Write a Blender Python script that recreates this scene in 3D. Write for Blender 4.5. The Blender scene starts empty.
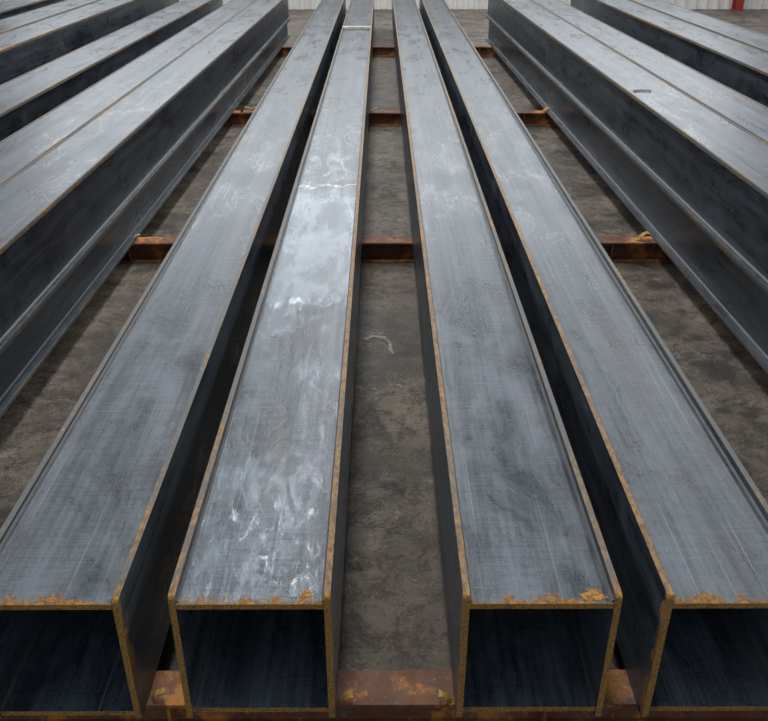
import bpy, bmesh, math, random
from mathutils import Vector, Matrix
random.seed(4)
S=bpy.context.scene
S.view_settings.view_transform='Standard'
S.view_settings.look='None'

# ------------------------------------------------------------ materials
class NT:
    def __init__(s,name):
        s.m=bpy.data.materials.new(name); s.m.use_nodes=True
        s.t=s.m.node_tree; s.b=s.t.nodes['Principled BSDF']
        s.tc=s.t.nodes.new('ShaderNodeTexCoord'); s.obj=s.tc.outputs['Object']
    def n(s,k,**kw):
        x=s.t.nodes.new(k)
        for a,b in kw.items(): setattr(x,a,b)
        return x
    def l(s,a,b): s.t.links.new(a,b)
    def setin(s,sock,v):
        if isinstance(v,bpy.types.NodeSocket): s.l(v,sock)
        else: sock.default_value=v
    def noise(s,scale=(1,1,1),sc=1,detail=4,rough=.55,off=None,dist=0):
        mp=s.n('ShaderNodeMapping'); mp.inputs['Scale'].default_value=scale
        s.l(s.obj,mp.inputs['Vector'])
        if isinstance(off,float): off=(off,off,off)
        if off is not None: s.setin(mp.inputs['Location'],off)
        nz=s.n('ShaderNodeTexNoise'); nz.inputs['Scale'].default_value=sc
        nz.inputs['Detail'].default_value=detail; nz.inputs['Roughness'].default_value=rough
        nz.inputs['Distortion'].default_value=dist
        s.l(mp.outputs[0],nz.inputs['Vector']); return nz.outputs['Fac']
    def rng(s,v,a,b,c=0.,d=1.,smooth=True):
        r=s.n('ShaderNodeMapRange'); r.interpolation_type='SMOOTHSTEP' if smooth else 'LINEAR'
        for i,x in enumerate((v,a,b,c,d)): s.setin(r.inputs[i],x)
        return r.outputs[0]
    def math(s,op,a,b=0.):
        r=s.n('ShaderNodeMath',operation=op); s.setin(r.inputs[0],a); s.setin(r.inputs[1],b); return r.outputs[0]
    def mix(s,f,a,b):
        r=s.n('ShaderNodeMix',data_type='RGBA'); s.setin(r.inputs[0],f)
        for i,x in ((6,a),(7,b)):
            if isinstance(x,tuple): r.inputs[i].default_value=(*x,1)
            else: s.l(x,r.inputs[i])
        return r.outputs[2]
    def bump(s,h,st,dist=.002):
        b=s.n('ShaderNodeBump'); b.inputs['Strength'].default_value=st; b.inputs['Distance'].default_value=dist
        s.l(h,b.inputs['Height']); s.l(b.outputs[0],s.b.inputs['Normal'])

def steel(name,oily_sheen=False,tone=1.0,end_rust=True):
    q=NT(name)
    oi=q.n('ShaderNodeObjectInfo')
    off=q.math('MULTIPLY',oi.outputs['Random'],37.)
    streak=q.noise((60,1.1,60),1,7,.75,off)
    wide=q.noise((14,.22,14),1,4,.6,off)
    trans=q.noise((7,140,7),1,5,.75,off)
    tm=q.rng(q.noise((2,1,2),1,3,.6,off),.4,.62,.12,.36)
    cloud=q.noise((6,2.2,6),1,9,.72,off,.6)
    fine=q.noise((130,90,130),1,6,.8)
    trc=q.math('MULTIPLY',q.math('SUBTRACT',trans,.5),tm)
    v=q.math('ADD',q.math('MULTIPLY',streak,.34),trc)
    v=q.math('ADD',v,q.math('MULTIPLY',cloud,.60)); v=q.math('ADD',v,q.math('MULTIPLY',fine,.26))
    v=q.math('ADD',v,q.math('MULTIPLY',wide,.30))
    f=q.rng(v,.60,.92)
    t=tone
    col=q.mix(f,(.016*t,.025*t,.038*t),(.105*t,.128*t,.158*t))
    scr=q.rng(q.noise((190,1.0,190),1,2,.5,off),.68,.74,0,.5)
    col=q.mix(scr,col,(.23*t,.26*t,.29*t))
    brn=q.rng(q.noise((8,1.0,8),1,7,.7,off),.56,.72,0,.45)
    col=q.mix(brn,col,(.075*t,.066*t,.056*t))
    fl=q.rng(q.noise((16,9,16),1,8,.8,off),.67,.73,0,.75)
    col=q.mix(fl,col,(.10,.055,.026))
    wh=q.rng(q.noise((26,12,26),1,7,.75,off,1.2),.67,.74,0,.6)
    col=q.mix(wh,col,(.30*t,.33*t,.35*t))
    sep=q.n('ShaderNodeSeparateXYZ'); q.l(q.obj,sep.inputs[0])
    rust=None
    if end_rust:
        nn=q.noise((15,12,15),1,9,.8,off)
        lim=q.rng(nn,.42,.74,.006,.075)
        rust=q.math('LESS_THAN',sep.outputs[1],lim)
        rc=q.mix(q.rng(fine,.35,.65),(.15,.075,.02),(.48,.24,.05))
        soft=q.math('MULTIPLY',rust,q.rng(q.noise((60,60,60),1,6,.8),.36,.54,.1,1.))
        col=q.mix(soft,col,rc)
    rough=q.rng(cloud,.35,.65,.25,.42)
    if oily_sheen:
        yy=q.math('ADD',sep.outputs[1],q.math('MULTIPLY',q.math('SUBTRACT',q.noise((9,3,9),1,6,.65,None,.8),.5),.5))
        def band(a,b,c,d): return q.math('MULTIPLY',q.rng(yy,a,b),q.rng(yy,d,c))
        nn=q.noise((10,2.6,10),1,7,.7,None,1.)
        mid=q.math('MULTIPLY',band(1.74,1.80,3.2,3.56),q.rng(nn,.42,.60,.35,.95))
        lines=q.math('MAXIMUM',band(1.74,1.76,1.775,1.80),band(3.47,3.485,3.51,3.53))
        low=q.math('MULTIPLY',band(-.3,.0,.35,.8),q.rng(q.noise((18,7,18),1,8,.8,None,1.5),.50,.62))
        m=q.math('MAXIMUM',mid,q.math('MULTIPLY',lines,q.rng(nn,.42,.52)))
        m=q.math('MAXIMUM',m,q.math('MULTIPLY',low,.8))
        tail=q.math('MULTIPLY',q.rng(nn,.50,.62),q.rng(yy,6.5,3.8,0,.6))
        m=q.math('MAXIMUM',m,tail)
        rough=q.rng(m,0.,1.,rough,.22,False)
        col=q.mix(q.math('MULTIPLY',m,.45),col,(.28,.34,.41))  # sky reflection on the oily film, painted in as a paler colour
        col=q.mix(q.math('MULTIPLY',lines,q.rng(nn,.48,.58,0,.5)),col,(.66,.72,.78))  # bright reflection lines painted into the base colour
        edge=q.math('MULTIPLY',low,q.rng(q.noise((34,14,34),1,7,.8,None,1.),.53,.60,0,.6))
        col=q.mix(edge,col,(.60,.67,.74))  # painted pale glints towards the front end
    if rust: rough=q.math('MAXIMUM',rough,q.math('MULTIPLY',rust,.85))
    q.l(col,q.b.inputs['Base Color']); q.l(rough,q.b.inputs['Roughness'])
    q.b.inputs['Metallic'].default_value=.40
    h=q.math('ADD',q.math('MULTIPLY',trc,1.),q.math('ADD',q.math('MULTIPLY',fine,.30),q.math('MULTIPLY',cloud,1.4)))
    q.bump(h,.55,.003)
    return q.m

def edge_mat(name,lo,hi,base=(.085,.09,.095)):
    q=NT(name)
    oi=q.n('ShaderNodeObjectInfo'); off=q.math('MULTIPLY',oi.outputs['Random'],11.)
    a=q.noise((6,1.6,6),1,8,.78,off); b=q.noise((90,40,90),1,6,.75)
    rc=q.mix(q.rng(b,.35,.65),(.075,.042,.018),(.31,.175,.06))
    f=q.rng(q.math('ADD',q.math('MULTIPLY',a,.8),q.math('MULTIPLY',b,.3)),lo,hi)
    sep=q.n('ShaderNodeSeparateXYZ'); q.l(q.obj,sep.inputs[0])
    f=q.math('MAXIMUM',f,q.rng(sep.outputs[1],.12,.03))
    col=q.mix(f,base,rc)
    q.l(col,q.b.inputs['Base Color']); q.b.inputs['Roughness'].default_value=.6
    q.bump(b,.6,.003); return q.m

def cut_mat():
    q=NT('flame_cut_steel_rust')
    b=q.noise((170,40,130),1,6,.8); a=q.noise((16,16,16),1,6,.7)
    rc=q.mix(q.rng(b,.36,.56),(.09,.045,.014),(.56,.32,.085))
    col=q.mix(q.rng(a,.52,.70,0,.8),rc,(.13,.105,.08))
    q.l(col,q.b.inputs['Base Color']); q.b.inputs['Roughness'].default_value=.8
    q.bump(b,1.,.005); return q.m

def support_mat():
    q=NT('rusty_red_primer')
    a=q.noise((4,4,4),1,7,.7); b=q.noise((50,50,50),1,6,.7)
    col=q.mix(q.rng(a,.40,.60),(.13,.050,.028),(.22,.092,.046))
    col=q.mix(q.rng(q.noise((5,5,5),1,8,.75),.50,.60),col,(.52,.22,.05))
    col=q.mix(q.rng(q.noise((8,12,8),1,8,.8,3.),.50,.62,0,.8),col,(.12,.10,.085))
    col=q.mix(q.rng(b,.58,.68,0,.6),col,(.28,.25,.21))
    q.l(col,q.b.inputs['Base Color']); q.b.inputs['Roughness'].default_value=.7
    q.bump(b,.6,.003); return q.m

def floor_mat():
    q=NT('dusty_concrete')
    a=q.noise((1,1,1),1.4,10,.72,None,.6); b=q.noise((1,1,1),8,10,.8,None,.5); c=q.noise((1,1,1),80,7,.8)
    col=q.mix(q.rng(a,.40,.60),(.048,.038,.031),(.165,.138,.113))
    col=q.mix(q.rng(b,.46,.58,0,.8),col,(.030,.024,.020))
    col=q.mix(q.rng(c,.50,.64,0,.55),col,(.24,.21,.18))
    for sc,dd,k in ((3,2.2,11.),(6,1.6,5.)):
        d=q.noise((1,1,1),sc,9,.75,k,dd)
        s1=q.rng(d,.488,.5); s2=q.rng(d,.512,.5)
        msk=q.rng(q.noise((1,1,1),2.1,4,.6,k),.47,.58)
        col=q.mix(q.math('MULTIPLY',q.math('MULTIPLY',s1,s2),q.math('MULTIPLY',msk,.75)),col,(.40,.36,.31))
    e=q.rng(q.noise((1,1,1),22,8,.85,None,1.),.60,.66,0,.85)
    col=q.mix(e,col,(.42,.37,.32))
    st=q.rng(q.noise((1,1,1),2.6,8,.7,7.),.53,.62,0,.8)
    col=q.mix(st,col,(.022,.019,.017))
    q.l(col,q.b.inputs['Base Color'])
    q.l(q.rng(a,.3,.7,.42,.75),q.b.inputs['Roughness'])
    q.bump(b,.8,.012); return q.m

def plain(name,c,r=.6,var=.25,sc=20):
    q=NT(name); a=q.noise((1,1,1),sc,5,.6)
    q.l(q.mix(q.rng(a,.35,.65),tuple(x*(1-var) for x in c),c),q.b.inputs['Base Color'])
    q.b.inputs['Roughness'].default_value=r; return q.m

M_ST=steel('mill_scale_steel')
M_OIL_SHEEN=steel('oily_steel_painted_sheen',True,1.1)
M_SIDE=steel('shade_lifted_mill_scale_steel',False,1.25)  # same steel, colour lightened on side faces to lift their shade
M_FAR=steel('lit_mill_scale_steel',False,1.15,False)  # lit copy of the steel for stack tops, brightness put in the colour
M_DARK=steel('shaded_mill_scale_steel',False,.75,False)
M_IN=steel('lit_box_interior_steel',False,2.2,False)  # colour raised well above the outer steel so the inside looks lit
M_ED=edge_mat('rusty_plate_edge',.43,.57)
M_ED2=edge_mat('grey_plate_edge',.55,.68)
M_ED3=edge_mat('lightly_rusted_plate_edge',.50,.66)
M_CUT=cut_mat(); M_SUP=support_mat(); M_FL=floor_mat()
M_WELD=plain('weld_bead',(.10,.10,.105),.5)

def link(o): S.collection.objects.link(o); return o

def mesh_obj(name,faces_fn,mats,loc=(0,0,0),rotz=0,bev=0):
    bm=bmesh.new(); faces_fn(bm)
    me=bpy.data.meshes.new(name); bm.to_mesh(me); bm.free()
    for m in mats: me.materials.append(m)
    o=bpy.data.objects.new(name,me); o.location=loc; o.rotation_euler=(0,0,rotz); link(o)
    if bev:
        b=o.modifiers.new('bevel','BEVEL'); b.width=bev; b.segments=2; b.limit_method='ANGLE'
    return o

def box(bm,x0,x1,y0,y1,z0,z1,m=None):
    d=dict(px=0,nx=0,py=0,ny=0,pz=0,nz=0)
    if m: d.update(m)
    v=[bm.verts.new(p) for p in [(x0,y0,z0),(x1,y0,z0),(x1,y1,z0),(x0,y1,z0),(x0,y0,z1),(x1,y0,z1),(x1,y1,z1),(x0,y1,z1)]]
    for k,idx in (('nz',(0,3,2,1)),('pz',(4,5,6,7)),('ny',(0,1,5,4)),('py',(2,3,7,6)),('nx',(3,0,4,7)),('px',(1,2,6,5))):
        f=bm.faces.new([v[i] for i in idx]); f.material_index=d[k]

def sideplate(bm,x0,x1,y0,y1,z0,z1,c,mpx,mnx,medge,mcut):
    pts=[];n=4
    def arc(cy,cz,a0):
        pts.extend([(cy+c*math.cos(a0+i/n*math.pi/2),cz+c*math.sin(a0+i/n*math.pi/2)) for i in range(n+1)])
    pts.extend([(y1,z0),(y1,z1)])
    arc(y0+c,z1-c,math.pi/2)
    arc(y0+c,z0+c,math.pi)
    A=[bm.verts.new((x0,y,z)) for y,z in pts]; B=[bm.verts.new((x1,y,z)) for y,z in pts]
    f=bm.faces.new(A); f.material_index=mnx; fs=[f]
    f=bm.faces.new(B[::-1]); f.material_index=mpx; fs.append(f)
    N=len(pts)
    for i in range(N):
        j=(i+1)%N
        f=bm.faces.new([A[j],A[i],B[i],B[j]]); fs.append(f)
        long=abs(pts[i][0]-pts[j][0])>1
        f.material_index=medge if long else mcut
    bmesh.ops.recalc_face_normals(bm,faces=fs)

def prism(bm,pts,y0,y1,mi):
    a=[bm.verts.new((x,y0,z)) for x,z in pts]; b=[bm.verts.new((x,y1,z)) for x,z in pts]
    n=len(pts); fs=[bm.faces.new(a),bm.faces.new(b[::-1])]
    for i in range(n):
        fs.append(bm.faces.new([a[(i+1)%n],a[i],b[i],b[(i+1)%n]]))
    for f in fs: f.material_index=mi
    bmesh.ops.recalc_face_normals(bm,faces=fs)

# upright box girder: side plates stand proud of cover plates (origin: front end)
def girder(x0,x1,y0,L,z0,hgt,lip,mat_top,el,er,rotz=0,t=.017):
    W=x1-x0; w=W/2
    def f(bm):
        for s in (-1,1):
            a,b=(-w,-w+t) if s<0 else (w-t,w)
            sideplate(bm,a,b,0,L,0,hgt,.014,1 if s>0 else 2,1 if s<0 else 2,3 if s<0 else 6,4)
            xi=-w+t+.0006 if s<0 else w-t-.0006
            c,d=sorted((xi,xi+(-.0004 if s<0 else .0004)))
            box(bm,c,d,.016,L-.001,hgt-lip,hgt-.001,dict(px=0,nx=0,pz=0,nz=0,ny=0,py=0))
        box(bm,-w+t,w-t,.003,L,hgt-lip-t,hgt-lip,dict(pz=0,nz=2,ny=4,py=4))
        box(bm,-w+t,w-t,.003,L,lip,lip+t,dict(pz=2,nz=1,ny=4,py=4))
        r=.007
        for s in (-1,1):
            x=s*(w-t); z=hgt-lip
            prism(bm,[(x,z),(x-s*r,z),(x,z+r)],.01,L,5)
            prism(bm,[(x,lip+t),(x-s*r,lip+t),(x,lip+t+r)],.01,L,5)
    return mesh_obj('steel_box_girder',f,[mat_top,M_SIDE,M_IN,el,M_CUT,M_WELD,er],((x0+x1)/2,y0,z0),rotz,.0012)

# girder laid on its side: cover plates on top and bottom overhang the webs
def flat_girder(x0,x1,y0,L,z0,hgt,rotz,over=.03,t=.018,mat=M_FAR,et=M_ED):
    W=x1-x0; w=W/2
    def f(bm):
        box(bm,-w,w,0,L,hgt-t,hgt,dict(pz=0,nz=1,px=3,nx=3,ny=4,py=4))
        box(bm,-w,w,0,L,0,t,dict(pz=0,nz=1,px=6,nx=6,ny=4,py=4))
        for s in (-1,1):
            a,b=sorted((s*(w-over),s*(w-over-t)))
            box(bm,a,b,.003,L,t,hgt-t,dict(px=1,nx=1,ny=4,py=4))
            r=.008; x=s*(w-over)
            prism(bm,[(x,t),(x+s*r,t),(x,t+r)],.01,L,5)
            prism(bm,[(x,hgt-t),(x+s*r,hgt-t),(x,hgt-t-r)],.01,L,5)
            x=s*w
            prism(bm,[(x,hgt),(x-s*.014,hgt),(x-s*.011,hgt+.005),(x-s*.002,hgt+.005)],.01,L,3)
    return mesh_obj('steel_box_girder',f,[mat,M_DARK,M_IN,et,M_CUT,M_WELD,M_ED2],((x0+x1)/2,y0,z0),rotz,.0012)

def hbeam(name,x0,x1,yc,wid,z0,hgt,t=.012,mat=M_SUP):
    def f(bm):
        for z in ((z0,z0+t),(z0+hgt-t,z0+hgt)): box(bm,x0,x1,-wid/2,wid/2,*z)
        box(bm,x0,x1,-t*.4,t*.4,z0+t,z0+hgt-t)
        x=x0+.35
        while x<x1:
            box(bm,x,x+.01,-wid/2+.004,wid/2-.004,z0+t,z0+hgt-t); x+=1.05
    return mesh_obj(name,f,[mat],(0,yc,0),0,.001)

H0=.56
ZS=.14
Y0=1.536
girder(-1.045,-.650,Y0,15.2,ZS,.436,.016,M_ST,M_ED2,M_ED3)
girder(-.527,-.127,Y0,15.2,ZS,.448,.028,M_OIL_SHEEN,M_ED2,M_ED)
girder(.200,.592,Y0,15.2,ZS,.448,.028,M_ST,M_ED,M_ED3)
girder(.702,1.092,Y0,15.2,ZS,.448,.028,M_ST,M_ED,M_ED2)

def stack(xn,side,low,up,wid,y0,L,rot,et=M_ED3):
    a,b=(xn-wid,xn) if side<0 else (xn,xn+wid)
    flat_girder(a+.012,b-.012,y0,L,ZS,low-.006,rot,over=.05,et=M_ED2)
    flat_girder(a,b,y0,L,ZS+low+.001,up,rot,et=et)
rl=math.radians(-.72); rr=math.radians(.75)
stack(-1.64,-1,.26,.385,.372,Y0,13.2,rl)
stack(-2.05,-1,.26,.365,.375,Y0,13.2,rl,M_ED2)
stack(-2.70,-1,.26,.385,.43,Y0,13.2,rl)
stack(-3.40,-1,.36,.44,.42,Y0,13.2,rl)
stack(-3.86,-1,.36,.44,.42,Y0,13.2,rl,M_ED2)
stack(-4.6,-1,.36,.44,.42,Y0,13.2,rl)
stack(1.82,1,.35,.40,.385,Y0,12.8,rr)
stack(2.245,1,.35,.385,.385,Y0,12.8,rr,M_ED2)
stack(3.12,1,.35,.40,.42,Y0,12.8,rr)
stack(3.58,1,.35,.40,.42,Y0,12.8,rr,M_ED2)

for y in (1.645,5.22,9.05,13.6):
    hbeam('support_rail',-6.2,5.2,y,.12,0,ZS-.0015)

# ---- small things
M_YEL=plain('ochre_scrap',(.50,.30,.08),.7,.4,60)
M_CREAM=plain('cream_scrap',(.62,.50,.30),.7,.3,60)
M_CHALK=plain('worn_chalk',(.42,.38,.33),.8,.5,90)
def strip(name,pts,width,thick,mat):
    def f(bm):
        rows=[]
        for i,p in enumerate(pts):
            p=Vector(p); q=Vector(pts[min(i+1,len(pts)-1)])-Vector(pts[max(i-1,0)])
            sd=Vector((-q.y,q.x,0)); sd=sd.normalized() if sd.length>1e-6 else Vector((0,1,0))
            w=width*(.6+.7*random.random())/2
            rows.append([bm.verts.new(p-sd*w),bm.verts.new(p+sd*w),bm.verts.new(p+sd*w+Vector((0,0,thick))),bm.verts.new(p-sd*w+Vector((0,0,thick)))])
        for a,b in zip(rows,rows[1:]):
            for i in range(4): bm.faces.new([a[i],a[(i+1)%4],b[(i+1)%4],b[i]])
        bm.faces.new(rows[0]); bm.faces.new(rows[-1][::-1])
        bmesh.ops.recalc_face_normals(bm,faces=bm.faces)
    return mesh_obj(name,f,[mat])
def curl(name,x,y,z,r,mat,w=.02,turn=1.3,flip=1):
    pts=[(x+flip*r*(1-math.cos(a)),y+.3*r*math.sin(a*.7),z+r*math.sin(a)*.9) for a in [i*turn/6*1.3 for i in range(7)]]
    strip(name,pts,w,.004,mat)
curl('metal_clip',1.68,5.19,ZS,.055,M_YEL,.05)
curl('metal_clip',-1.62,5.19,ZS,.045,M_CREAM,.03)
curl('metal_clip',1.71,9.0,ZS,.05,M_YEL,.045)
strip('strap_offcut',[(-1.47,9.04,ZS),(-1.43,9.0,ZS+.05),(-1.36,9.0,ZS+.03),(-1.30,9.02,ZS+.045),(-1.27,9.05,ZS)],.03,.012,M_YEL)
curl('metal_clip',-.10,9.0,ZS,.05,M_CREAM,.03)
curl('metal_clip',-.112,1.59,ZS,.028,M_YEL,.024)
curl('metal_clip',.187,1.59,ZS,.028,M_YEL,.024,flip=-1)
curl('metal_clip',-.635,1.60,ZS,.03,M_YEL,.022)
strip('paper_label',[(-.52,12.2,H0+.030),(-.4,12.21,H0+.034),(-.25,12.2,H0+.033),(-.13,12.2,H0+.030)],.10,.003,M_CREAM)
strip('chalk_mark',[(-.09,4.06,.001),(-.05,4.10,.001),(-.01,4.09,.001),(.02,4.08,.001)],.03,.001,M_CHALK)
strip('chalk_mark',[(.02,4.07,.001),(.045,4.02,.001),(.045,3.95,.001),(.06,3.90,.001)],.014,.001,M_CHALK)
strip('chalk_mark',[(1.18,3.6,.001),(1.24,3.67,.001),(1.33,3.70,.001)],.008,.001,M_CHALK)
strip('rust_flake',[(1.80,6.2,ZS+.757),(1.87,6.22,ZS+.758),(1.93,6.2,ZS+.757)],.04,.002,plain('rust_flake_brown',(.05,.028,.014),.9))
M_RP=plain('orange_rust_scale',(.46,.23,.05),.85,.7,90)
def blob(name,x,y,z,rx,ry):
    def f(bm):
        ring=[]
        for i in range(22):
            a=i/22*6.2832; k=.6+.5*random.random()
            ring.append(bm.verts.new((rx*k*math.cos(a),ry*k*math.sin(a),.0008)))
        c=bm.verts.new((0,0,.0018))
        for i in range(22): bm.faces.new([ring[i],ring[(i+1)%22],c])
    mesh_obj(name,f,[M_RP],(x,y,z))
blob('rust_patch',.530,1.566,H0,.036,.024)
blob('rust_patch',-.19,1.575,H0,.020,.016)

# ---- floor, wall
def ff(bm): box(bm,-12,12,-6,20.2,-.1,0)
mesh_obj('floor',ff,[M_FL])
def wf(bm):
    pts=[];x=-12.
    while x<12:
        pts+= [(x,0),(x+.12,0),(x+.15,-.04),(x+.21,-.04)]; x+=.24
    lo=[bm.verts.new((px,20+py,0)) for px,py in pts]; hi=[bm.verts.new((px,20+py,7)) for px,py in pts]
    for i in range(len(pts)-1): bm.faces.new([lo[i],lo[i+1],hi[i+1],hi[i]])
mesh_obj('wall_back',wf,[plain('white_corrugated_sheet',(.74,.75,.75),.5,.12,3)])
for x in (-8.4,7.75):
    def pf(bm,x=x):
        box(bm,x-.08,x+.08,19.62,19.64,0,6.9); box(bm,x-.08,x+.08,19.84,19.86,0,6.9); box(bm,x-.01,x+.01,19.64,19.84,0,6.9)
    mesh_obj('steel_column',pf,[plain('red_paint',(.30,.035,.03),.5)])

# ---- lights
w=bpy.data.worlds.new('world'); S.world=w; w.use_nodes=True
w.node_tree.nodes['Background'].inputs[0].default_value=(.92,.96,1,1)
w.node_tree.nodes['Background'].inputs[1].default_value=.34
def area(name,loc,sx,sy,p,col=(1,.96,.90),rot=(0,0,0)):
    l=bpy.data.lights.new(name,'AREA'); l.shape='RECTANGLE'; l.size=sx; l.size_y=sy; l.energy=p; l.color=col
    o=bpy.data.objects.new(name,l); o.location=loc; o.rotation_euler=rot; link(o)
area('skylight',(-.6,9,7.5),1.2,14,640)
area('skylight',(5.5,9,7.5),1.2,14,520)
area('skylight',(-6.5,9,7.5),1.2,14,400)
area('window_light',(0,19.3,5.2),16,2.0,520,(.93,.97,1),(math.radians(-65),0,0))

cam=bpy.data.cameras.new('camera'); cam.sensor_width=36; cam.lens=842/768*36
co=bpy.data.objects.new('camera',cam); co.location=(0,0,H0+1.525); co.rotation_euler=(math.radians(90-28.6),0,-.0031)
link(co); S.camera=co
